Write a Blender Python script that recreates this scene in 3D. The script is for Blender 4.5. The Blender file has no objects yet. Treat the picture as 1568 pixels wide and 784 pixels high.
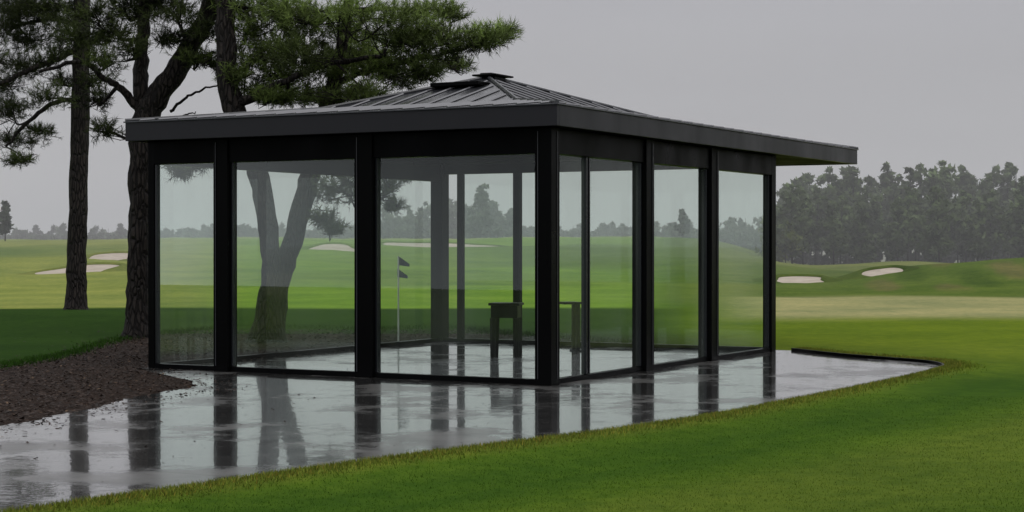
import bpy, bmesh, math, random
import numpy as np
from mathutils import Vector, Matrix
random.seed(7); rng=np.random.default_rng(7)
S=bpy.context.scene
F=2700.0; CX=784.0; HY=375.0; EYE=1.6
def gp(x,y):            # survey of the photo -> ground plan in metres
    Y=F*EYE/(y-HY); return ((x-CX)/F*Y, Y)
def sp(x,y,Y):          # 3-D site point at known distance
    return np.array([(x-CX)/F*Y, Y, EYE+(HY-y)/F*Y])
def sm(t): 
    t=np.clip(t,0,1); return t*t*(3-2*t)

# ---------------------------------------------------------------- helpers
def link(o,parent=None):
    S.collection.objects.link(o)
    if parent: o.parent=parent
    return o
def empty(name,loc=(0,0,0),rz=0):
    e=bpy.data.objects.new(name,None); e.location=loc; e.rotation_euler=(0,0,rz); S.collection.objects.link(e); return e
def mesh_obj(name,verts,faces,mat=None,parent=None,smooth=False,cols=None):
    me=bpy.data.meshes.new(name); me.from_pydata([tuple(v) for v in verts],[],faces); me.update()
    if mat: me.materials.append(mat)
    if smooth: me.polygons.foreach_set('use_smooth',[True]*len(me.polygons))
    if cols is not None:
        a=me.color_attributes.new('Col','FLOAT_COLOR','POINT')
        c=np.ones((len(verts),4),np.float32); c[:,:3]=cols; a.data.foreach_set('color',c.ravel())
    return link(bpy.data.objects.new(name,me),parent)
def soup(name,V,n,mat,parent=None,cols=None):
    N=len(V); me=bpy.data.meshes.new(name)
    me.vertices.add(N*n); me.vertices.foreach_set('co',V.reshape(-1).astype(np.float32))
    me.loops.add(N*n); me.loops.foreach_set('vertex_index',np.arange(N*n,dtype=np.int32))
    me.polygons.add(N); me.polygons.foreach_set('loop_start',np.arange(0,N*n,n,dtype=np.int32))
    try: me.polygons.foreach_set('loop_total',np.full(N,n,dtype=np.int32))
    except Exception: pass
    me.update(calc_edges=True); me.validate()
    me.materials.append(mat)
    if cols is not None:
        a=me.color_attributes.new('Col','FLOAT_COLOR','POINT')
        c=np.ones((N,n,4),np.float32); c[:,:,:3]=cols[:,None,:]; a.data.foreach_set('color',c.ravel())
    return link(bpy.data.objects.new(name,me),parent)
class MB:
    def __init__(s): s.v=[]; s.f=[]
    def box(s,x0,x1,y0,y1,z0,z1):
        b=len(s.v)
        s.v+=[(x0,y0,z0),(x1,y0,z0),(x1,y1,z0),(x0,y1,z0),(x0,y0,z1),(x1,y0,z1),(x1,y1,z1),(x0,y1,z1)]
        s.f+=[[b+i for i in q] for q in ((0,3,2,1),(4,5,6,7),(0,1,5,4),(1,2,6,5),(2,3,7,6),(3,0,4,7))]
    def tube(s,pts,rads,n=8,cap=True,irr=0.0):
        pts=[Vector(p) for p in pts]; b0=len(s.v); m=len(pts)
        up=None
        for i,p in enumerate(pts):
            d=(pts[min(i+1,m-1)]-pts[max(i-1,0)]).normalized()
            if up is None:
                up=Vector((1,0,0)) if abs(d.x)<0.8 else Vector((0,1,0))
            u=(up-d*up.dot(d)).normalized(); w=d.cross(u); up=u
            for k in range(n):
                a=2*math.pi*k/n; r=rads[i]*(1+irr*(random.random()-.5))
                s.v.append(tuple(p+(u*math.cos(a)+w*math.sin(a))*r))
        for i in range(m-1):
            for k in range(n):
                a=b0+i*n+k; c=b0+i*n+(k+1)%n
                s.f.append([a,c,c+n,a+n])
        if cap:
            s.f.append([b0+k for k in range(n)][::-1]); s.f.append([b0+(m-1)*n+k for k in range(n)])
    def obj(s,name,mat,parent=None,smooth=False,bevel=0):
        o=mesh_obj(name,s.v,s.f,mat,parent,smooth)
        if bevel:
            m=o.modifiers.new('b','BEVEL'); m.width=bevel; m.segments=2; m.limit_method='ANGLE'
        return o
# materials
def mat(name):
    m=bpy.data.materials.new(name); m.use_nodes=True; nt=m.node_tree
    return m,nt,nt.nodes,nt.links,nt.nodes['Principled BSDF']
def N(nt,t,**k):
    n=nt.nodes.new(t)
    for a,b in k.items(): setattr(n,a,b)
    return n
def noise(nt,scale,detail=4,vec=None,rough=.55):
    n=N(nt,'ShaderNodeTexNoise'); n.inputs['Scale'].default_value=scale; n.inputs['Detail'].default_value=detail; n.inputs['Roughness'].default_value=rough
    if vec is not None: nt.links.new(vec,n.inputs['Vector'])
    return n
def mapr(nt,src,a,b,c,d):
    n=N(nt,'ShaderNodeMapRange'); nt.links.new(src,n.inputs[0])
    for i,v in enumerate((a,b,c,d)): n.inputs[i+1].default_value=v
    return n.outputs[0]
def mixc(nt,fac,a,b,mode='MIX'):
    n=N(nt,'ShaderNodeMix',data_type='RGBA',blend_type=mode)
    for s,v in ((n.inputs[0],fac),(n.inputs[6],a),(n.inputs[7],b)):
        if hasattr(v,'node'): nt.links.new(v,s)
        elif isinstance(v,(int,float)): s.default_value=v
        else: s.default_value=(*v,1)
    return n.outputs[2]
def objvec(nt,scale=(1,1,1),rot=0):
    g=N(nt,'ShaderNodeNewGeometry'); mp=N(nt,'ShaderNodeMapping'); mp.inputs['Scale'].default_value=scale; mp.inputs['Rotation'].default_value=(0,0,rot)
    nt.links.new(g.outputs['Position'],mp.inputs['Vector']); return mp.outputs[0]
def bump(nt,h,st,dist,bs):
    b=N(nt,'ShaderNodeBump'); b.inputs['Strength'].default_value=st; b.inputs['Distance'].default_value=dist
    nt.links.new(h,b.inputs['Height']); nt.links.new(b.outputs[0],bs.inputs['Normal']); return b

def m_metal(name,col,r0=.25,r1=.5,spec=.5,bs_=.1):
    m,nt,ns,lk,bs=mat(name)
    v=objvec(nt,(1,1,.35))
    n1=noise(nt,2.2,4,v); n2=noise(nt,60,2,v)
    c=mixc(nt,n1.outputs[0],tuple(x*.7 for x in col),tuple(x*1.35 for x in col)); lk.new(c,bs.inputs['Base Color'])
    lk.new(mapr(nt,n1.outputs[0],.3,.7,r0,r1),bs.inputs['Roughness'])
    bs.inputs['Specular IOR Level'].default_value=spec
    bump(nt,n2.outputs[0],bs_,.004,bs)
    return m
M_post=m_metal('black_painted_steel',(.0018,.0019,.0021),.25,.45,.04,.05)
M_fascia=m_metal('charcoal_fascia',(.014,.014,.017),.3,.5,.2)
M_roof=m_metal('wet_metal_roof',(.016,.017,.020),.14,.34,.45)
M_seam=m_metal('roof_seam',(.10,.10,.11),.10,.25,1.0)
M_soffit=m_metal('soffit',(.0035,.0035,.004),.5,.7,.03)
M_trim=m_metal('drip_trim',(.030,.032,.037),.2,.4,.5)
M_frame=m_metal('glazing_bead',(.008,.009,.011),.15,.3,.35)
M_table=m_metal('dark_table',(.003,.003,.0035),.3,.5,.10)

def m_glass():
    m,nt,ns,lk,bs=mat('rain_glass'); ns.remove(bs); out=ns['Material Output']
    vs=objvec(nt,(1,1,.25))
    tr=N(nt,'ShaderNodeBsdfTransparent'); tr.inputs[0].default_value=(.92,.975,.935,1)
    gl=N(nt,'ShaderNodeBsdfGlossy'); gl.inputs['Roughness'].default_value=.01; gl.inputs[0].default_value=(.9,.95,.93,1)
    df=N(nt,'ShaderNodeBsdfDiffuse'); df.inputs[0].default_value=(.55,.64,.58,1)
    fr=N(nt,'ShaderNodeFresnel'); fr.inputs[0].default_value=1.48
    f2=mapr(nt,fr.outputs[0],0,1,.0,.9)
    mx=N(nt,'ShaderNodeMixShader'); lk.new(f2,mx.inputs[0]); lk.new(tr.outputs[0],mx.inputs[1]); lk.new(gl.outputs[0],mx.inputs[2])
    n=noise(nt,1.1,5,vs)
    mx2=N(nt,'ShaderNodeMixShader'); lk.new(mapr(nt,n.outputs[0],.35,.7,.006,.06),mx2.inputs[0]); lk.new(mx.outputs[0],mx2.inputs[1]); lk.new(df.outputs[0],mx2.inputs[2])
    lk.new(mx2.outputs[0],out.inputs[0]); return m
M_glass=m_glass()

def m_concrete():
    m,nt,ns,lk,bs=mat('wet_concrete')
    v=objvec(nt); 
    n1=noise(nt,.6,7,v,.68); n2=noise(nt,2.2,5,v,.65); n3=noise(nt,45,3,v,.7); n4=noise(nt,4,3,v); 
    c=mixc(nt,mapr(nt,n2.outputs[0],.35,.68,0,1),(.085,.085,.083),(.19,.187,.18))
    c=mixc(nt,mapr(nt,n3.outputs[0],.3,.7,0,.5),c,(.07,.07,.07))
    br=N(nt,'ShaderNodeTexBrick'); br.offset=0; lk.new(objvec(nt,(1,1,1),math.radians(-61.3)),br.inputs['Vector'])
    br.inputs['Scale'].default_value=1; br.inputs['Brick Width'].default_value=3.2; br.inputs['Row Height'].default_value=3.2; br.inputs['Mortar Size'].default_value=.008; br.inputs['Mortar Smooth'].default_value=.3
    c=mixc(nt,br.outputs['Fac'],c,(.03,.03,.028)); 
    wet=mapr(nt,n1.outputs[0],.40,.51,0,1)
    c=mixc(nt,wet,c,mixc(nt,.65,c,(.035,.035,.035))); lk.new(c,bs.inputs['Base Color'])
    lk.new(mapr(nt,wet,0,1,.40,.12),bs.inputs['Roughness'])
    bs.inputs['IOR'].default_value=1.45
    lk.new(mapr(nt,wet,0,1,.65,1.0),bs.inputs['Coat Weight'])
    lk.new(mapr(nt,wet,0,1,.17,.02),bs.inputs['Coat Roughness']); bs.inputs['Coat IOR'].default_value=1.4
    bump(nt,n3.outputs[0],.15,.004,bs)
    b2=N(nt,'ShaderNodeBump'); b2.inputs['Strength'].default_value=.10; b2.inputs['Distance'].default_value=.012; lk.new(n4.outputs[0],b2.inputs['Height']); lk.new(b2.outputs[0],bs.inputs['Coat Normal'])
    return m
M_conc=m_concrete()

def m_grass():
    m,nt,ns,lk,bs=mat('mown_grass')
    v=objvec(nt); at=N(nt,'ShaderNodeAttribute',attribute_name='Col')
    n1=noise(nt,.3,4,v,.6); n2=noise(nt,4,4,v,.7); n3=noise(nt,90,2,v,.7)
    c=mixc(nt,1.0,at.outputs['Color'],mixc(nt,mapr(nt,n1.outputs[0],.25,.75,0,1),(.68,.76,.75),(1.34,1.22,1.2)),'MULTIPLY')
    c=mixc(nt,1.0,c,mixc(nt,mapr(nt,n2.outputs[0],.2,.8,0,1),(.60,.72,.65),(1.42,1.28,1.35)),'MULTIPLY')
    c=mixc(nt,1.0,c,mixc(nt,n3.outputs[0],(.6,.65,.55),(1.4,1.35,1.4)),'MULTIPLY')
    lk.new(c,bs.inputs['Base Color']); bs.inputs['Roughness'].default_value=.9; bs.inputs['Specular IOR Level'].default_value=.03
    h=N(nt,'ShaderNodeMath',operation='ADD'); lk.new(n3.outputs[0],h.inputs[0]); lk.new(n2.outputs[0],h.inputs[1])
    bump(nt,h.outputs[0],.4,.02,bs); return m
M_grass=m_grass()
def m_col(name,rough=.6,spec=.3,var=3.0):
    m,nt,ns,lk,bs=mat(name); at=N(nt,'ShaderNodeAttribute',attribute_name='Col')
    n=noise(nt,var,2,objvec(nt)); c=mixc(nt,1.0,at.outputs['Color'],mixc(nt,n.outputs[0],(.6,.6,.6),(1.4,1.4,1.4)),'MULTIPLY')
    lk.new(c,bs.inputs['Base Color']); bs.inputs['Roughness'].default_value=rough; bs.inputs['Specular IOR Level'].default_value=spec
    return m
M_leaf=m_col('pine_needles',.6,.15); M_far=m_col('distant_foliage',.9,.05,.3); M_blade=m_col('grass_blades',.8,.08)
M_chip=m_col('bark_chip_wood',.6,.2)
def m_bark():
    m,nt,ns,lk,bs=mat('pine_bark'); v=objvec(nt,(1,1,.22))
    vo=N(nt,'ShaderNodeTexVoronoi',feature='DISTANCE_TO_EDGE'); vo.inputs['Scale'].default_value=16; lk.new(v,vo.inputs['Vector'])
    n=noise(nt,9,5,v,.7)
    c=mixc(nt,mapr(nt,vo.outputs[0],0,.25,0,1),(.005,.004,.004),mixc(nt,n.outputs[0],(.010,.008,.007),(.036,.029,.025)))
    lk.new(c,bs.inputs['Base Color']); bs.inputs['Roughness'].default_value=.7; bs.inputs['Specular IOR Level'].default_value=.2
    h=N(nt,'ShaderNodeMath',operation='ADD'); lk.new(mapr(nt,vo.outputs[0],0,.2,0,1),h.inputs[0]); lk.new(n.outputs[0],h.inputs[1])
    bump(nt,h.outputs[0],.9,.04,bs); return m
M_bark=m_bark()
def m_simple(name,a,b,sc,rough=.8,bd=.02,bsn=.5):
    m,nt,ns,lk,bs=mat(name); v=objvec(nt); n=noise(nt,sc,6,v,.7)
    lk.new(mixc(nt,mapr(nt,n.outputs[0],.3,.7,0,1),a,b),bs.inputs['Base Color']); bs.inputs['Roughness'].default_value=rough; bs.inputs['Specular IOR Level'].default_value=.12
    bump(nt,n.outputs[0],bsn,bd,bs); return m
M_mulch=m_simple('wet_mulch',(.007,.0045,.003),(.036,.020,.013),9,.85,.06,1)
M_sand=m_simple('bunker_sand',(.36,.31,.25),(.52,.46,.39),1.2,.95)
M_white=m_simple('white_fibreglass',(.6,.6,.58),(.7,.7,.68),3,.4)
M_navy=m_simple('navy_cloth',(.008,.013,.035),(.015,.022,.055),9,.7)

# ---------------------------------------------------------------- plan
C=np.array([.398,19.9]); ANG=math.radians(61.3); dR=np.array([math.cos(ANG),math.sin(ANG)]); dL=np.array([-dR[1],dR[0]])
def pv(a,b): return tuple(C+dR*a+dL*b)
def catmull(P,n=8):
    P=[np.array(p,float) for p in P]; out=[]
    for i in range(len(P)-1):
        p0=P[max(i-1,0)];p1=P[i];p2=P[i+1];p3=P[min(i+2,len(P)-1)]
        for k in range(n):
            t=k/n; out.append(.5*((2*p1)+(-p0+p2)*t+(2*p0-5*p1+4*p2-p3)*t*t+(-p0+3*p1-3*p2+p3)*t**3))
    out.append(P[-1]); return out
front=catmull([gp(*p) for p in [(-560,880),(-260,836),(90,784),(250,762),(400,739),(550,717),(700,697),(850,678),(1000,657),(1100,641),(1200,621),(1290,603),(1360,588),(1410,577),(1440,569)]]+[gp(1449,565),gp(1435,560),gp(1400,556),gp(1300,548),pv(7.5,-.25)],10)
left_edge=catmull([pv(-.18,5.85),gp(300,590),gp(255,602),gp(200,612),gp(150,627),gp(100,636),gp(50,648),gp(0,656),gp(-250,702),gp(-560,770)],6)
left_edge=[p+np.array([.03*math.sin(i*2.9),.06*math.sin(i*1.7)+.05*math.sin(i*.63)]) for i,p in enumerate(left_edge)]
pad=front+[np.array(pv(7.35,5.88))]+left_edge
padA=np.array([p[:2] for p in pad]); frontA=np.array([p[:2] for p in front])
def seg_dist(P,poly):
    d=np.full(len(P),1e9)
    for a,b in zip(poly[:-1],poly[1:]):
        ab=b-a; t=np.clip(((P-a)@ab)/(ab@ab+1e-12),0,1); q=a+t[:,None]*ab
        d=np.minimum(d,np.hypot(*(P-q).T))
    return d
def inside(P,poly):
    r=np.zeros(len(P),bool); n=len(poly)
    for i in range(n):
        x1,y1=poly[i];x2,y2=poly[(i+1)%n]
        c=((y1>P[:,1])!=(y2>P[:,1]))&(P[:,0]<(x2-x1)*(P[:,1]-y1)/((y2-y1)+1e-12)+x1); r^=c
    return r

def H(X,Y):
    X=np.asarray(X,float);Y=np.asarray(Y,float); R=X/np.maximum(Y,5)
    right=sm((R-.10)/.08)
    z=2.25*sm((Y-48)/135)*(1-right)+(-.6)*sm((Y-70)/100)*right
    z=z*(1-sm((Y-190)/80))+(-2.6)*sm((Y-190)/80)
    g=lambda cx,cy,sx,sy,a: a*np.exp(-((X-cx)/sx)**2-((Y-cy)/sy)**2)
    z=z+g(17.3,75,3.6,7,.55)+g(22.5,78,4.5,7,.75)+g(30,72,6,8,.85)+g(13,96,6,8,.45)+g(26,108,12,8,.6)
    z=z+g(-28,95,9,8,.35)+g(-17,112,7,8,.3)+g(-38,76,9,9,.4)+g(-6,120,12,9,.25)+g(3,150,14,9,.35)
    far=sm((Y-44)/25)*(1-sm((Y-230)/50))
    z=z+far*(.10*np.sin(X*.17+1+Y*.03)+.08*np.sin(Y*.11+X*.05)+.06*np.sin(X*.45-Y*.2)+.03*np.sin(X*1.1+Y*.35))
    z=z+.16*np.exp(-((Y-38)/4.0)**2)*(1-sm((R+.02)/.1))
    return z
def hit(x,y,Y0=46):      # where the line of sight meets the course
    Y=Y0
    while Y<185:
        X=(x-CX)/F*Y
        if HY-(float(H(X,Y))-EYE)/Y*F<=y: break
        Y+=.25
    return (x-CX)/F*Y,Y
def gcol(X,Y,dpad):
    R=X/np.maximum(Y,3)
    c=np.zeros((len(X),3)); c[:]=(.056,.108,.008)
    def mix(col,w):
        nonlocal c; c=c*(1-w[:,None])+np.array(col)*w[:,None]
    wob=.5*np.sin(X*.5)+.3*np.sin(Y*.9+X*.2)
    # mowing passes that follow the slab edge
    mix((.034,.080,.006),sm((dpad-.45)/.25)*(1-sm((dpad-1.5+.2*wob)/.6))*(Y<40))
    mix((.078,.122,.013),sm((dpad-2.0+.2*wob)/.7)*(1-sm((Y-17)/6)))
    mix((.050,.094,.008),sm((dpad-3.6+.3*wob)/.9)*(1-sm((Y-17)/6)))
    mix((.068,.112,.011),sm((dpad-5.2+.3*wob)/.9)*(1-sm((Y-17)/6)))
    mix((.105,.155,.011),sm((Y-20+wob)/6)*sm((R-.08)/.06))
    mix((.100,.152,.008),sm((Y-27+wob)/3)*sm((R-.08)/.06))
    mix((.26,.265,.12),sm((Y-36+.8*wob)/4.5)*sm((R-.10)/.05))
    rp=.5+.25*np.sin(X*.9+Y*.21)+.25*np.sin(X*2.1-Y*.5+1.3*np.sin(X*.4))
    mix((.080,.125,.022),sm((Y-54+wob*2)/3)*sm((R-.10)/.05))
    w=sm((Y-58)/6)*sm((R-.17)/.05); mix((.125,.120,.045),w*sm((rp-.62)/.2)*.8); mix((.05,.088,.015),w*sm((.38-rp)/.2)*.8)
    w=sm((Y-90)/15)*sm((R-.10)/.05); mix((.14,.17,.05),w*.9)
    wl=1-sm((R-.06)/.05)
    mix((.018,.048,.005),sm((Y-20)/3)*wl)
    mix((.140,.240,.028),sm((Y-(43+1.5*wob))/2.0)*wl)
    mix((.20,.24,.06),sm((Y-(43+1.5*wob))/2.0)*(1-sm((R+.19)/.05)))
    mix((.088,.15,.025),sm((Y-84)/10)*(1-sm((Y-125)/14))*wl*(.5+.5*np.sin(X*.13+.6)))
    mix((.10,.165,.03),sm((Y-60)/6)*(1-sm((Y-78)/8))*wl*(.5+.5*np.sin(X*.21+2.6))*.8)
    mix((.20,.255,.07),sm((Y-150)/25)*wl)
    mix((.115,.145,.020),(1-sm((dpad-.12)/.35))*(Y<40))
    return c
def dpad_of(X,Y):
    P=np.stack([X,Y],1); d=np.full(len(X),50.0); m=(Y<45)&(np.abs(X)<25); d[m]=seg_dist(P[m],frontA); return d

# ---------------------------------------------------------------- ground sheet
nr,nc=430,420
dd=4*np.exp(np.linspace(0,math.log(500),nr)); tt=np.linspace(-1,1,nc); tt=.45*tt+1.6*tt**5
DD,TT=np.meshgrid(dd,tt,indexing='ij'); GX=(DD*TT).ravel(); GY=(DD-20).ravel()
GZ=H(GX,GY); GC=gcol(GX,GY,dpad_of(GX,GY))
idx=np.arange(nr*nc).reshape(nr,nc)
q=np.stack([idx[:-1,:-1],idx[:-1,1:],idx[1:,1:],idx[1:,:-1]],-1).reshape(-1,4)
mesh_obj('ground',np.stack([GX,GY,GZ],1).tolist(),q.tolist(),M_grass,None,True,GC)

def poly_obj(name,P,z,m,th=None):
    bm=bmesh.new(); vs=[bm.verts.new((p[0],p[1],z)) for p in P]; f=bm.faces.new(vs)
    bm.normal_update()
    if f.normal.z<0: f.normal_flip()
    bmesh.ops.triangulate(bm,faces=[f]); me=bpy.data.meshes.new(name); bm.to_mesh(me); bm.free(); me.materials.append(m)
    return link(bpy.data.objects.new(name,me))
poly_obj('concrete_pavement',padA.tolist(),.020,M_conc)
mul_top=catmull([gp(-560,640),gp(-250,598),gp(0,563),gp(100,546),gp(185,521),gp(300,508),gp(400,502),gp(560,507),gp(670,503),gp(790,514),pv(7.6,2.2)],6)
mul_top=[p+np.array([0,.12*math.sin(i*1.9)+.10*math.sin(i*.8)]) for i,p in enumerate(mul_top)]
mtA=np.array([p[:2] for p in mul_top])
mulch=[p for p in mul_top]+[np.array(pv(7.0,2.5)),np.array(pv(7.0,5.5)),np.array(pv(-.1,5.5))]+[np.array(gp(330,598)),np.array(gp(200,622)),np.array(gp(0,664)),np.array(gp(-250,710)),np.array(gp(-560,780))]
mulA=np.array([p[:2] for p in mulch])
poly_obj('mulch_bed',mulA.tolist(),.012,M_mulch)
P=rng.uniform([-16,15],[1,36],(120000,2)); P=P[inside(P,mulA)&~inside(P,padA)][:34000]
P2=rng.uniform([-12,13],[-2,34],(60000,2)); k=(seg_dist(P2,mulA)<.55*rng.random(len(P2))**3)|((seg_dist(P2,mulA)<2.2)&(rng.random(len(P2))<.012)); P=np.concatenate([P,P2[k]])
n=len(P); a=rng.uniform(0,6.28,n); L=rng.uniform(.006,.022,n); W=L*rng.uniform(.3,.7,n); tl=rng.uniform(-.35,.35,(n,2))
u=np.stack([np.cos(a),np.sin(a),tl[:,0]],1)*L[:,None]; w=np.stack([-np.sin(a),np.cos(a),tl[:,1]],1)*W[:,None]
c=np.stack([P[:,0],P[:,1],.022+rng.uniform(0,.012,n)],1)
cc=np.array([.024,.014,.0095])*rng.uniform(.3,1.6,(n,1)); k=rng.random(n)<.04; cc[k]=(.10,.062,.034)
soup('bark_chips',np.stack([c-u-w,c+u-w,c+u+w,c-u+w],1),4,M_chip,None,cc)
P=rng.uniform([-9,9],[9,26],(9000,2)); P=P[inside(P,padA)][:1500]; n=len(P); a=rng.uniform(0,6.28,n); L=rng.uniform(.004,.03,n)
u=np.stack([np.cos(a),np.sin(a),0*a],1)*L[:,None]; w=np.stack([-np.sin(a),np.cos(a),0*a],1)*.003
c=np.stack([P[:,0],P[:,1],np.full(n,.024)],1); soup('fallen_needles',np.stack([c-u-w,c+u-w,c+u+w,c-u+w],1),4,M_chip,None,np.array([.02,.016,.01])*rng.uniform(.4,2,(n,1)))

# turf lip along slab
prof=[(-.03,-.01),(-.015,.035),(.03,.052),(.12,.055),(.5,.045),(1.1,.018),(1.8,-.02)]
tang=np.gradient(frontA,axis=0); tang/=np.linalg.norm(tang,axis=1)[:,None]; nrm=np.stack([tang[:,1],-tang[:,0]],1)
lv=[];lf=[];m=len(prof)
jit=rng.uniform(-.02,.015,len(frontA))
for i,(p,nn) in enumerate(zip(frontA,nrm)):
    for (o,z) in prof:
        qx=p+nn*(o+jit[i]*(o<.2)); lv.append((qx[0],qx[1],z))
for i in range(len(frontA)-1):
    for j in range(m-1):
        a=i*m+j; lf.append([a,a+m,a+m+1,a+1])
lvA=np.array(lv); mesh_obj('turf_edge',lv,lf,M_grass,None,True,gcol(lvA[:,0],lvA[:,1],dpad_of(lvA[:,0],lvA[:,1])))
def blades(name,P,z,h0,h1,cols,w=.004):
    n=len(P); a=rng.uniform(0,6.28,n); h=rng.uniform(h0,h1,n); ln=rng.normal(0,.35,(n,2))*h[:,None]
    b=np.stack([P[:,0],P[:,1],z],1); d=np.stack([np.cos(a),np.sin(a),0*a],1)*w
    t=b+np.stack([ln[:,0],ln[:,1],h],1); return soup(name,np.stack([b-d,b+d,t],1),3,M_blade,None,cols)
n=42000; ii=rng.integers(0,len(frontA)-1,n); t=rng.random(n)[:,None]; o=np.abs(rng.normal(0,.18,n))-.04
Pb=frontA[ii]*(1-t)+frontA[ii+1]*t+nrm[ii]*o[:,None]
zb=np.interp(o,[p[0] for p in prof],[p[1] for p in prof])-.004
cb=gcol(Pb[:,0],Pb[:,1],np.abs(o))*rng.uniform(.5,1.6,(n,1)); yy=rng.random(n)<.15; cb[yy]=cb[yy]*np.array([1.9,1.25,1.6])
blades('fringe_grass',Pb,zb,.012,.045,cb,.004)
n=18000; ii=rng.integers(0,len(mtA)-1,n); t=rng.random(n)[:,None]
Pb=mtA[ii]*(1-t)+mtA[ii+1]*t+np.stack([rng.normal(0,.1,n),rng.normal(.25,.45,n)],1)
blades('rough_grass',Pb,np.full(n,.005),.03,.09,gcol(Pb[:,0],Pb[:,1],np.full(n,9.))*rng.uniform(.6,1.7,(n,1)),.006)
n=150000; Yb=8.5+rng.random(n)**1.3*10; Xb=Yb*rng.uniform(-.33,.36,n)
Pb=np.stack([Xb,Yb],1); k=~inside(Pb,padA); Pb=Pb[k]; k=(~inside(Pb,mulA))&(dpad_of(Pb[:,0],Pb[:,1])>.1); Pb=Pb[k]; k=(Pb[:,1]<frontA[:,1].max())&(Pb[:,0]>-4.5); Pb=Pb[k]
dq=dpad_of(Pb[:,0],Pb[:,1]); zb=np.maximum(0,np.interp(dq,[p[0] for p in prof],[p[1] for p in prof]))-.003
cb=gcol(Pb[:,0],Pb[:,1],dq)*rng.uniform(.7,1.35,(len(Pb),1))
blades('lawn_grass',Pb,zb,.006,.018,cb,.003)
mb=MB(); seg=[p for p in frontA if p[1]>21.9]; 
for p0,p1 in zip(seg[:-1],seg[1:]):
    d=(p1-p0)/np.linalg.norm(p1-p0); nn=np.array([d[1],-d[0]]); b=len(mb.v)
    for z in (-.01,.060):
        for p,o in ((p0,-.05),(p1,-.05),(p1,-.02),(p0,-.02)): mb.v.append((*(p+nn*o),z))
    mb.f+=[[b+i for i in q4] for q4 in ((0,3,2,1),(4,5,6,7),(0,1,5,4),(2,3,7,6))]
mb.obj('slab_edging',M_post)

# bunkers
def bunker(x,y,wpx,dep,seed,tilt=.2):
    r=random.Random(seed); cx,Y=hit(x,y); e=empty('sand_bunker'); hw=wpx/F*Y/2
    na,nb=64,7; ph=[r.uniform(0,6.28) for _ in range(3)]
    def rad(a): return 1+.20*math.sin(2*a+ph[0])+.13*math.sin(3*a+ph[1])+.07*math.sin(5*a+ph[2])
    vs=[];fs=[]
    for j in range(nb+1):
        for i in range(na):
            a=2*math.pi*i/na; q=rad(a)*j/nb; X=cx+math.cos(a)*hw*q; Yy=Y+math.sin(a)*dep*q
            vs.append((X,Yy,float(H(X,Yy))+.05+tilt*(math.sin(a)*j/nb)))
    for j in range(nb):
        for i in range(na):
            a=j*na+i; b=j*na+(i+1)%na; fs.append([a,b,b+na,a+na])
    mesh_obj('sand',vs,fs,M_sand,e,True)
    vs=[];fs=[]
    for k,(o,z) in enumerate(((.0,.01),(.02,.09),(.15,.10),(1.2,-.1))):
        for i in range(na):
            a=2*math.pi*i/na; s=math.sin(a); q=rad(a); X=cx+math.cos(a)*(hw*q+o*1.5); Yy=Y+s*(dep*q+o*3)
            up=(.5+.5*s); vs.append((X,Yy,float(H(X,Yy))+(.05+tilt*s+z*up if k<3 else -.15)))
    for k in range(3):
        for i in range(na):
            a=k*na+i; b=k*na+(i+1)%na; fs.append([a,b,b+na,a+na])
    A=np.array(vs); mesh_obj('turf_lip',vs,fs,M_grass,e,True,gcol(A[:,0],A[:,1],np.full(len(A),50.))*.75)
bunker(118,417,96,2.2,1); bunker(167,397,58,3.2,2)
bunker(512,382,58,2.4,3); bunker(668,378,150,3.6,4,.15)
bunker(1228,432,84,1.6,6,.12); bunker(1350,420,50,1.2,7,.12)

# ---------------------------------------------------------------- pavilion
PV=empty('glass_pavilion',(C[0],C[1],.02),ANG)
A1,B1=7.12,5.70; ZG=2.61; ZC=2.90
mb=MB()
def post(a,b,s=.20,s2=None):
    s2=s2 or s; mb.box(a-s/2,a+s/2,b-s2/2,b+s2/2,0,ZC)
post(0.0,0.0,.21); post(0,2.42,.2,.25); post(0,4.548,.2,.22); post(0,B1,.10,.10)
post(2.61,0,.24,.2); post(4.76,0,.26,.2); post(A1,0,.18,.14)
post(A1,B1,.22,.22); post(A1,5.3,.09,.10); post(A1,4.25,.10,.12); post(A1,2.1,.10,.12)
mb.box(.96,.998,-.02,.02,.05,ZG)
mb.obj('posts',M_post,PV,bevel=.006)
mb=MB()
def fr_b(b0,b1,a=0,w=.03):
    for b in (b0,b1-w): mb.box(a-.035,a+.035,b,b+w,.062,ZG)
def fr_a(a0,a1,b=0,w=.03):
    for a in (a0,a1-w): mb.box(a,a+w,b-.035,b+.035,.062,ZG)
fr_b(.107,2.293); fr_b(2.547,4.436); fr_b(4.66,5.648)
fr_a(.107,.958); fr_a(1.0,2.488); fr_a(2.732,4.628); fr_a(4.892,7.028)
mb.obj('glazing_frames',M_frame,PV,bevel=.003)
mb=MB()
for b,w in ((0.0,.21),(2.42,.25),(4.548,.22)):
    mb.box(-.113,-.1035 if w!=.21 else -.1085,b+w/2-.045,b+w/2-.038,.07,2.86)
for a,w in ((0,.21),(2.61,.24),(4.76,.26)):
    mb.box(a+w/2-.07,a+w/2-.062,-.113,-.1035 if w!=.21 else -.1085,.07,2.86)
mb.obj('post_reveals',M_trim,PV)
mb=MB()
mb.box(-.05,.05,.106,B1-.051,0,.06); mb.box(-.07,.07,.106,B1-.051,ZG,ZC-.003)
mb.box(A1-.05,A1+.05,.071,B1-.111,0,.06); mb.box(A1-.07,A1+.07,.071,B1-.111,ZG+.12,ZC-.003)
for b in (0,B1):
    a0=.106 if b==0 else .051; a1=A1-.091 if b==0 else A1-.111
    mb.box(a0,a1,b-.05,b+.05,0,.057); mb.box(a0,a1,b-.07,b+.07,ZG+.002,ZC-.006)
mb.obj('rails_and_beams',M_post,PV,bevel=.004)
mb=MB()
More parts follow.
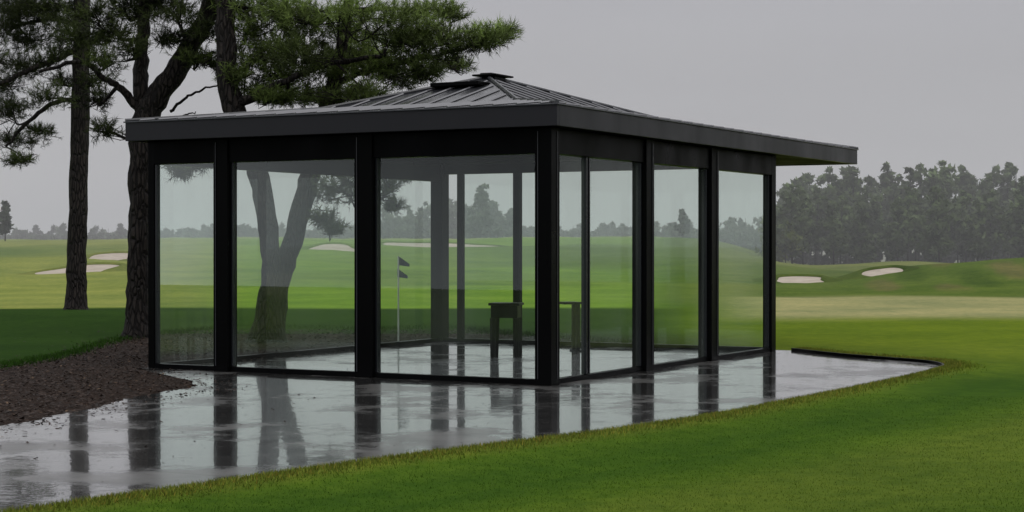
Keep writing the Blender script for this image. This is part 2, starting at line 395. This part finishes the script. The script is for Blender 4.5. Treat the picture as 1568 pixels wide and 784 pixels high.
def g_b(b0,b1,a=0,zt_=ZG+.02): mb.v+=[(a,b0,.05),(a,b1,.05),(a,b1,zt_),(a,b0,zt_)]; k=len(mb.v); mb.f.append([k-4,k-3,k-2,k-1])
def g_a(a0,a1,b=0): mb.v+=[(a0,b,.05),(a1,b,.05),(a1,b,ZG+.02),(a0,b,ZG+.02)]; k=len(mb.v); mb.f.append([k-4,k-3,k-2,k-1])
g_b(.1,2.3);g_b(2.54,4.44);g_b(4.65,5.65);g_a(.1,.965);g_a(.99,2.5);g_a(2.73,4.64);g_a(4.89,7.03)
g_a(.04,7.02,B1); g_b(.06,2.05,A1,ZG+.13);g_b(2.15,4.2,A1,ZG+.13);g_b(4.3,5.26,A1,ZG+.13)
mb.obj('glass_panes',M_glass,PV)
# roof
a0,a1,b0,b1=-.40,10.3,-.33,5.82; ZF0,ZF1=2.894,3.124; mb_=(b0+b1)/2; ra0,ra1=3.5,3.75; zk=3.37; zt=3.88; KS=.52
mb=MB(); t=.05
mb.box(a0,a0+t,b0,b1,ZF0,ZF1); mb.box(a1-t,a1,b0,b1,ZF0,ZF1)
mb.box(a0+t,a1-t,b0,b0+t,ZF0,ZF1); mb.box(a0+t,a1-t,b1-t,b1,ZF0,ZF1)
mb.obj('fascia',M_fascia,PV,bevel=.004)
mb=MB(); q=.018
z0,z1=ZF1+.001,ZF1+.018
mb.box(a0-q,a0+.08,b0-q,b1+q,z0,z1); mb.box(a1-.08,a1+q,b0-q,b1+q,z0,z1); mb.box(a0+.08,a1-.08,b0-q,b0+.08,z0,z1); mb.box(a0+.08,a1-.08,b1-.08,b1+q,z0,z1)
mb.obj('drip_edge',M_trim,PV,bevel=.003)
mb=MB(); mb.box(a0+t+.002,a1-t-.002,b0+t+.002,b1-t-.002,ZC+.003,ZC+.03); mb.obj('soffit',M_soffit,PV)
mb=MB(); k=.6
while k<A1-.3: mb.box(k,k+.05,.12,B1-.12,ZC-.05,ZC+.001); k+=1.1
mb.obj('ceiling_battens',M_post,PV)
def ring(s): return [(a0+(ra0-a0)*s,b0+(mb_-b0)*s),(a1+(ra1-a1)*s,b0+(mb_-b0)*s),(a1+(ra1-a1)*s,b1+(mb_-b1)*s),(a0+(ra0-a0)*s,b1+(mb_-b1)*s)]
def zs(s): 
    e=ZF1+.018; return e+(zk-e)*s/KS if s<=KS else zk+(zt-zk)*(s-KS)/(1-KS)
vs=[];fs=[]
for s in (0,KS,.985):
    for p in ring(s): vs.append((p[0],p[1],zs(s)))
for r in range(2):
    for i in range(4):
        a=r*4+i;b=r*4+(i+1)%4; fs.append([a,b,b+4,a+4])
fs.append([8,9,10,11])
mesh_obj('roof_surface',vs,fs,M_roof,PV)
mb=MB()
def seamline(fn,smax):
    ss=[0.0]+([KS] if smax>KS else [])+[smax]
    for s0,s1 in zip(ss[:-1],ss[1:]):
        mb.tube([Vector(fn(s0)),Vector(fn(s1))],[.014,.014],4,True)
x=b0+.21
while x<b1:
    smx=min((x-b0)/(mb_-b0),(b1-x)/(b1-mb_))*.97
    if smx>.05:
        seamline(lambda s,x=x:(a0+(ra0-a0)*s,x,zs(s)+.010),smx); seamline(lambda s,x=x:(a1+(ra1-a1)*s,x,zs(s)+.010),smx)
    x+=.30
x=a0+.21
while x<a1:
    smx=min((x-a0)/(ra0-a0),(a1-x)/(a1-ra1),1)*.97
    if smx>.05:
        seamline(lambda s,x=x:(x,b0+(mb_-b0)*s,zs(s)+.010),smx); seamline(lambda s,x=x:(x,b1+(mb_-b1)*s,zs(s)+.010),smx)
    x+=.36
mb.obj('standing_seams',M_seam,PV)
mb=MB()
for i in range(4):
    mb.tube([(*ring(s)[i],zs(s)+.012) for s in (0,KS,.98)],[.026]*3,6)
mb.obj('hip_caps',M_trim,PV)
mb=MB(); mb.box(ra0-.04,ra1+.04,mb_-.12,mb_+.12,zt-.05,zt+.02); mb.box(ra0-.12,ra1+.14,mb_-.19,mb_+.19,zt+.021,zt+.045); mb.box(ra0-.02,ra0+.16,mb_-.06,mb_+.12,zt+.046,zt+.07)
mb.box(ra0-.80,ra0-.45,mb_-.30,mb_+.45,zt-.17,zt-.115)
mb.box(4.9,5.12,mb_-.55,mb_-.35,zt-.42,zt-.20); mb.box(6.0,6.2,mb_-.5,mb_-.3,zt-.5,zt-.32)
mb.obj('ridge_vent',M_post,PV,bevel=.008)
mb=MB(); pts=[(4.1+.9*t2,mb_-.35-.2*t2,zt-.16-.15*t2+.09*math.sin(math.pi*t2)) for t2 in np.linspace(0,1,9)]
mb.tube(pts,[.012]*9,6); mb.obj('roof_cable',M_post,PV)

# ---------------------------------------------------------------- tables
def table(a,b,w,d,h,rot):
    x,y=pv(a,b); e=empty('side_table',(x,y,.02),rot)
    mb=MB(); mb.box(-w/2-.02,w/2+.02,-d/2-.02,d/2+.02,h-.035,h); mb.obj('table_top',M_table,e,bevel=.005)
    mb=MB(); mb.box(-w/2+.01,w/2-.01,-d/2+.01,d/2-.01,h-.21,h-.037); mb.obj('drawer_box',M_table,e,bevel=.004)
    mb=MB()
    for sx in(-1,1):
        for sy in(-1,1):
            cx=sx*(w/2-.035);cy=sy*(d/2-.035); mb.tube([(cx,cy,h-.212),(cx*1.03,cy*1.03,0)],[.042,.03],4)
    mb.obj('legs',M_table,e)
table(4.24,2.87,.40,.36,.76,ANG-1.25)
def stand(a,b):
    x,y=pv(a,b); e=empty('drink_stand',(x,y,.02),.35)
    mb=MB(); mb.box(-.17,.11,-.14,.14,.70,.735); mb.obj('top',M_table,e,bevel=.005)
    mb=MB(); mb.box(.04,.10,-.10,-.05,.02,.70); mb.box(.04,.10,.05,.10,.02,.70); mb.box(.02,.12,-.13,.13,0,.02); mb.obj('legs',M_table,e,bevel=.004)
stand(5.76,2.6)

# ---------------------------------------------------------------- flag
fx,fy=gp(610,527); e=empty('golf_flag',(fx,fy,0))
mb=MB(); mb.tube([(0,0,0),(0,0,1.42)],[.014,.012],8); mb.obj('flagstick',M_white,e)
def flag(z0,off,name):
    vs=[];fs=[]
    for i in range(9):
        for j in range(2):
            u=i/8; zz=(z0+.16*(1-u*.55)-.03*u) if j else z0+.02-.02*u
            vs.append((off+.012+.17*u,.03*math.sin(u*5),zz))
    for i in range(8): fs.append([2*i,2*i+2,2*i+3,2*i+1])
    mesh_obj(name,vs,fs,M_navy,e,True)
flag(1.25,.0,'flag'); flag(1.06,-.03,'pennant')
mb=MB(); mb.tube([(0,0,.0),(0,0,.03)],[.06,.06],16); mb.obj('cup',M_white,e)

# ---------------------------------------------------------------- near pines
def needles(pads,parent,dark=1.0,K=26):
    VV=[];CC=[]
    for (c,rx,ry,rz,dens,tone) in pads:
        n=int(dens*175*rx*max(rz,.25)/.3)+20
        d=rng.normal(0,1,(n,3)); d/=np.linalg.norm(d,axis=1)[:,None]; r=rng.random(n)**.5
        P=c+d*r[:,None]*np.array([rx,ry,rz])*1.1
        L=c+rng.normal(0,.6,(9,3))*np.array([rx,ry,rz]); pick=rng.integers(0,9,n); P=P*.5+(L[pick]+d*np.array([rx,ry,rz])*.30*r[:,None])*.5
        ax=(P-c)/np.array([rx,ry,rz]); ax=ax+rng.normal(0,.5,(n,3)); ax[:,2]+=.6; ax/=np.linalg.norm(ax,axis=1)[:,None]
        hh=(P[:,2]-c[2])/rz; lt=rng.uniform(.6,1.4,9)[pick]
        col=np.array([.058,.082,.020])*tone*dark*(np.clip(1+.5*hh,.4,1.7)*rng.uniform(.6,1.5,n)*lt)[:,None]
        o=rng.uniform(-.5,.5,(n,K)); nd=rng.normal(0,1,(n,K,3))*.6+ax[:,None,:]*.8; nd/=np.linalg.norm(nd,axis=2)[:,:,None]
        base=P[:,None,:]+ax[:,None,:]*o[:,:,None]*.24
        ln=rng.uniform(.07,.16,(n,K,1)); sd=np.cross(nd,rng.normal(0,1,(n,K,3))); sd/=np.linalg.norm(sd,axis=2)[:,:,None]
        w=.0052
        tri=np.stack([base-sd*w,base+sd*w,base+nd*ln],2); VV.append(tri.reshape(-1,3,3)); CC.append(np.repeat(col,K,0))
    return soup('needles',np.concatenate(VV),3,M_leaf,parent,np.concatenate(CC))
def pine(limbs,pads,Y,dark,seedv,K=26):
    random.seed(seedv)
    e=empty('pine_tree'); mb=MB(); nodes=[]
    for li,L in enumerate(limbs):
        P=[];R=[]
        for (x,y,r,dy) in L:
            YY=Y+dy; P.append(sp(x,y,YY)); R.append(r/F*YY)
        cp=catmull(P,6); rr=[float(v) for v in np.interp(np.linspace(0,1,len(cp)),np.linspace(0,1,len(R)),R)]
        mb.tube([tuple(p+rng.normal(0,.012,3)) for p in cp],rr,12,True,.14)
        if li==0:   # root flare, following the lean of the trunk
            zz=[p[2] for p in cp]; fx_=lambda z:(float(np.interp(z,zz,[p[0] for p in cp])),float(np.interp(z,zz,[p[1] for p in cp])),z)
            rz_=lambda z: float(np.interp(z,zz,rr))
            mb.tube([(*fx_(0)[:2],-.25),fx_(.02),fx_(.15),fx_(.38),fx_(.8)],[R[0]*1.7,R[0]*1.4,R[0]*1.15,rz_(.38)*1.05,rz_(.8)*.85],14,False,.10)
        for p,r in zip(cp,rr): nodes.append((p,r))
    out=[]
    for (x,y,rx,rz,dy,dens,tone) in pads:
        YY=Y+dy; c=sp(x,y,YY); s=YY/F; out.append((c,rx*s,rx*s*.9,rz*s,dens,tone))
        cand=[(np.linalg.norm((p-c)*np.array([1,1,1.6]))+(0 if p[2]<c[2]+.5 else 1.0),i) for i,(p,r) in enumerate(nodes)]
        _,i=min(cand); p,r=nodes[i]; mid=(p+c)/2+np.array([0,0,-.12])+rng.normal(0,.1,3)
        r0=min(r*.6,.05); cp=catmull([p,mid,c],5); rl=list(np.linspace(r0,.014,len(cp)))
        mb.tube([tuple(v) for v in cp],rl,6,False)
        for v,q1 in zip(cp[5:],rl[5:]): nodes.append((v,q1))
        for k in range(11):
            d=rng.normal(0,1,3); d/=np.linalg.norm(d); tip=c+d*np.array([rx*s,rx*s*.9,rz*s])*1.05; st=cp[rng.integers(4,len(cp))]
            m2=(st+tip)/2+rng.normal(0,.06,3); mb.tube([tuple(st),tuple(m2),tuple(tip)],[.010,.007,.003],4,False)
    mb.obj('trunk_and_limbs',M_bark,e,True)
    needles(out,e,dark,K)
    return e
R_=random.Random(5)
pads=[]
for (x,y,rx,rz) in [(395,15,60,34),(450,55,68,38),(385,95,52,32),(440,118,50,26),(520,25,70,34),(560,75,66,32),(500,112,60,26),(595,30,60,28),(635,88,56,24),(655,18,46,22),(690,68,48,20),(745,52,36,15),(735,70,44,14),(612,118,56,20),(560,140,48,18),(480,148,56,18),(700,100,26,9),(770,48,16,9),(420,85,40,25),(600,60,45,22),(540,45,50,25),(470,20,50,24),(415,150,34,12),(665,45,38,16),(520,150,60,14),(590,100,60,22),(430,20,50,30),(380,50,46,28),(650,110,40,14),(690,20,30,14),(465,85,60,28),(530,95,55,26),(385,140,34,16),(440,150,44,14),(640,60,40,18),(360,115,26,16),
    (430,-50,80,40),(520,-60,80,40),(600,-50,60,34),(480,-130,80,45),(560,-140,60,40),(390,-110,70,40),(470,-210,70,50),(430,-290,50,50)]:
    pads.append((x,y,rx,rz,R_.uniform(-1.2,1.2),1.0,R_.choice([.8,1.2,1.7,2.2])))
for (x,y,rx,rz) in [(515,285,42,26),(560,308,28,15),(500,335,24,13),(545,262,45,16),(592,288,24,12),(515,350,14,7),(585,265,24,10),(300,248,38,11),(275,262,20,10),(600,315,16,8),(620,268,22,8)]:
    pads.append((x,y,rx,rz,R_.uniform(-.3,.6),.85,.7))
pine([[(408,530,24,0),(412,470,19,0),(416,400,15,0),(402,300,15.5,.0),(385,230,16,0),(352,150,17,0),(346,60,15,0),(344,-60,13,0),(350,-250,8,0)],
      [(418,520,19,.15),(428,440,16,.2),(448,370,15,.2),(470,290,15,.3),(486,220,14,.4),(510,130,11,.5),(530,40,8,.4),(545,-120,5,.3)],
      [(350,165,10,0),(385,150,7,-.1),(430,128,5,-.2),(500,100,4,-.3),(590,85,3,-.2)],
      [(510,130,6,.4),(570,105,5,.3),(640,90,4,.1),(700,76,3,0),(760,55,2,0)],
      [(478,250,5,.3),(510,262,4,.2),(545,285,3,.1),(580,290,2,0)]],pads,28.8,1.0,1,26)
pads=[]
for (x,y,rx,rz) in [(222,15,44,24),(270,22,44,24),(180,50,44,20),(318,48,36,20),(145,20,44,20),(335,8,36,18),(160,95,42,16),(150,150,26,20),(160,195,22,14),(300,90,28,12),(205,75,30,14),(255,60,30,14),(330,95,20,9),(190,10,44,24),(250,5,40,22),(120,60,40,18),
    (200,-50,80,40),(300,-60,80,40),(250,-140,80,50),(340,-120,60,40),(160,-110,60,40)]:
    pads.append((x,y,rx,rz,R_.uniform(-1,1),.8,R_.choice([.5,.6,.8])))
pine([[(210,516,19,0),(212,430,17,0),(213,330,16,0),(216,240,18,0),(222,185,20,0),(262,120,17,0),(300,60,15,0),(325,0,14,0),(350,-90,10,0)],
      [(222,190,12,0),(216,130,12,.1),(218,60,10,.2),(224,0,9,.3),(230,-120,6,.3)],
      [(218,175,7,0),(190,140,6,-.1),(160,120,4.5,-.2),(125,95,3.5,-.3),(60,110,2.5,-.3)],
      [(268,110,5,0),(290,95,4,-.2),(330,80,2.5,-.3)],
      [(262,170,2.5,0),(285,150,2,-.1),(310,138,1.6,-.2),(340,128,1,-.2)],
      [(225,215,2.5,0),(252,200,2,.1),(280,178,1.5,.1),(300,172,.8,.1)]],pads,30.2,.75,2,26)
pads=[]
for (x,y,rx,rz) in [(60,20,56,28),(15,45,46,30),(30,100,52,26),(70,150,40,20),(20,165,44,22),(25,215,38,18),(85,85,36,18),(35,245,30,7),(10,10,50,26),(95,40,40,20),(65,200,24,12),(150,55,30,16),(145,120,28,12),(90,120,24,12),(-30,80,50,30),(-40,180,50,30),(10,130,40,20),(50,60,44,22),(100,10,44,24),(40,5,50,26),
    (110,-40,80,35),(60,-80,70,40),(130,-130,70,40),(20,-50,60,40)]:
    pads.append((x,y,rx,rz,R_.uniform(-1.5,1.5),.9,R_.choice([.5,.6,.8])))
pine([[(116,476,16,0),(118,400,15,0),(120,280,14.5,0),(123,160,14,0),(126,40,13,0),(128,-80,11,0),(130,-220,6,0)],
      [(124,70,5,0),(90,90,4.5,-.3),(50,105,4,-.5),(0,130,3,-.5)],
      [(122,150,4,0),(80,160,3.5,.2),(40,190,3,.3),(10,225,2,.3)],
      [(125,40,4,0),(80,30,3,.3),(20,40,3,.5)]],pads,41.5,.75,3,26)

# ---------------------------------------------------------------- distant trees
def far_tree(cx,cy,h,kind,col,fs,VV,CC,trunk):
    z0=float(H(cx,cy))-.2; p=kind=='p'; nb=rng.integers(14,20) if p else 9; w=h*(rng.uniform(.19,.27) if p else .4)
    lean=rng.normal(0,.03)*h; bl=rng.uniform(.18,.34)
    trunk.tube([(cx,cy,z0),(cx+lean*.6,cy,z0+h*.6),(cx+lean,cy,z0+h*.93)],[h*.014,h*.010,h*.003],5,False)
    for b in range(nb):
        t=(bl+(.98-bl)*(b+rng.random())/nb) if p else rng.uniform(.1,.9)
        rr=w*((1-t)**.6*1.25+.14) if p else w*math.sqrt(max(.1,1-t*t))
        a=rng.uniform(0,6.28); off=rr*rng.uniform(.1,.75)
        c=np.array([cx+lean*t+math.cos(a)*off,cy+math.sin(a)*off,z0+h*t]); br=rr*rng.uniform(.4,.68)
        n=int(60*min(2.6,(br/fs/3.0)**1.3))+14
        d=rng.normal(0,1,(n,3)); d/=np.linalg.norm(d,axis=1)[:,None]; r=rng.random(n)**.5*br
        P=c+d*r[:,None]*np.array([1,1,.7])
        u=rng.normal(0,1,(n,3)); u/=np.linalg.norm(u,axis=1)[:,None]; v=np.cross(u,rng.normal(0,1,(n,3))); v/=np.linalg.norm(v,axis=1)[:,None]
        s=fs*rng.uniform(.5,1.3,(n,1)); VV.append(np.stack([P-u*s,P+v*s*.42,P+u*s,P-v*s*.42],1))
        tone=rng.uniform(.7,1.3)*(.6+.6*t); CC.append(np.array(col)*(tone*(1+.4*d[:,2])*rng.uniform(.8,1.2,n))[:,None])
def forest(name,rows,fs_k=.0016):
    VV=[];CC=[];tr=MB()
    for (x0,x1,ytop0,ytop1,Y0,Y1,n,col,pk,jy) in rows:
        for i in range(n):
            x=x0+(x1-x0)*(i+rng.uniform(-.5,.5)+.5)/n; Y=rng.uniform(Y0,Y1); yt=np.interp(x,[x0,x1],[ytop0,ytop1])+rng.uniform(-jy*.5,jy)
            cx=(x-CX)/F*Y; top=EYE+(HY-yt)/F*Y; h=top-float(H(cx,Y)); h=max(h,2.0)
            far_tree(cx,Y,h,'p' if rng.random()<pk else 'd',np.array(col)*rng.uniform(.75,1.25),Y*fs_k,VV,CC,tr)
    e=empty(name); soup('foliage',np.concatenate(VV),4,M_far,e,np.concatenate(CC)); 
    tr.obj('trunks',M_bark,e)
G1=(.070,.098,.040)
forest('distant_tree_line',[
  (1195,1290,274,258,166,182,9,G1,1,26),(1290,1650,256,246,162,184,27,G1,1,24),(1205,1700,296,276,140,156,26,G1,1,36),(1650,1950,250,262,160,185,16,G1,1,30),
  (1195,1700,296,280,185,200,34,(.05,.07,.035),1,30),
  (1185,1700,384,378,166,185,40,(.035,.045,.025),.0,14),(1176,1206,318,335,142,150,4,(.15,.19,.045),0,8)],.0020)
G3=(.06,.08,.05)
forest('hazy_tree_line',[
  (-250,260,347,346,330,390,80,G3,.5,12),(-250,260,356,356,300,330,70,G3,.0,6),(250,620,345,340,300,360,74,G3,.5,12),(250,620,356,355,280,300,60,G3,0,6),
  (590,790,316,302,240,270,24,(.07,.09,.055),1,22),(600,790,342,344,230,245,34,(.07,.09,.055),.3,12),(770,1000,344,342,300,350,50,G3,.5,12),(770,1000,356,354,270,300,36,G3,0,6),
  (980,1200,340,330,240,280,40,(.08,.10,.06),.6,14),(980,1200,354,350,230,240,30,G3,0,6)],.0016)
def lone(x,yt,Y,col):
    VV=[];CC=[];tr=MB(); cx=(x-CX)/F*Y; h=EYE+(HY-yt)/F*Y-float(H(cx,Y))
    for _ in range(2): far_tree(cx,Y,h,'p',col,Y*.0016,VV,CC,tr)
    e=empty('pine_tree'); soup('foliage',np.concatenate(VV),4,M_far,e,np.concatenate(CC)); tr.obj('trunk',M_bark,e)
lone(8,305,150,(.05,.07,.04)); lone(1046,318,185,(.07,.09,.06)); lone(735,280,210,(.07,.09,.055))

# rain mist hanging over the far part of the course
mb=MB(); mb.box(-420,420,62,620,-6,70)
mm=bpy.data.materials.new('rain_mist'); mm.use_nodes=True; mm.node_tree.nodes.clear()
vo=N(mm.node_tree,'ShaderNodeVolumeScatter'); vo.inputs['Density'].default_value=.0026; vo.inputs['Color'].default_value=(.97,.985,1,1)
oo=N(mm.node_tree,'ShaderNodeOutputMaterial'); mm.node_tree.links.new(vo.outputs[0],oo.inputs['Volume'])
mb.obj('mist',mm)

# ---------------------------------------------------------------- light, sky, camera
az=math.radians(140); el=math.radians(52)
W=bpy.data.worlds.new('World'); S.world=W; W.use_nodes=True; nt=W.node_tree; nt.nodes.clear(); lk=nt.links
sky=N(nt,'ShaderNodeTexSky',sky_type='NISHITA'); sky.sun_disc=False; sky.sun_elevation=el; sky.sun_rotation=az; sky.dust_density=4
b1_=N(nt,'ShaderNodeBackground'); b1_.inputs[1].default_value=.08; lk.new(sky.outputs[0],b1_.inputs[0])
tc=N(nt,'ShaderNodeTexCoord'); sx=N(nt,'ShaderNodeSeparateXYZ'); lk.new(tc.outputs['Generated'],sx.inputs[0])
rp=N(nt,'ShaderNodeValToRGB'); cr=rp.color_ramp; cr.elements[0].position=0; cr.elements[0].color=(.78,.82,.87,1); cr.elements[1].position=1; cr.elements[1].color=(.98,.98,1.0,1)
for p,c in ((.04,(.74,.76,.81,1)),(.09,(.60,.61,.665,1)),(.15,(.46,.462,.52,1)),(.28,(.62,.62,.66,1)),(.5,(.90,.90,.93,1))):
    e_=cr.elements.new(p); e_.color=c
lk.new(sx.outputs[2],rp.inputs[0])
mp=N(nt,'ShaderNodeMapping'); mp.inputs['Scale'].default_value=(1.2,1.2,6); lk.new(tc.outputs['Generated'],mp.inputs[0])
nz=noise(nt,2.2,5,mp.outputs[0],.5); cl=mixc(nt,1.0,rp.outputs[0],mixc(nt,mapr(nt,nz.outputs[0],.3,.7,0,1),(.90,.90,.91),(1.09,1.09,1.08)),'MULTIPLY')
b2_=N(nt,'ShaderNodeBackground'); lk.new(cl,b2_.inputs[0]); b2_.inputs[1].default_value=1
mx=N(nt,'ShaderNodeMixShader'); mx.inputs[0].default_value=.94; lk.new(b1_.outputs[0],mx.inputs[1]); lk.new(b2_.outputs[0],mx.inputs[2])
wo=N(nt,'ShaderNodeOutputWorld'); lk.new(mx.outputs[0],wo.inputs[0])
sl=bpy.data.lights.new('sun','SUN'); sl.energy=1.0; sl.angle=math.radians(40); sl.color=(1,.97,.93); so=bpy.data.objects.new('sun',sl); link(so)
d=Vector((math.sin(az)*math.cos(el),math.cos(az)*math.cos(el),math.sin(el))); so.rotation_euler=d.to_track_quat('Z','Y').to_euler()
cam=bpy.data.cameras.new('camera'); cam.sensor_width=36; cam.lens=F/1568*36; cam.clip_end=4000; co=bpy.data.objects.new('camera',cam); link(co)
co.location=(0,0,EYE); co.rotation_euler=(math.radians(90)-math.atan(17/F),0,0); S.camera=co
S.view_settings.view_transform='Standard'; S.view_settings.look='None'; S.view_settings.exposure=0
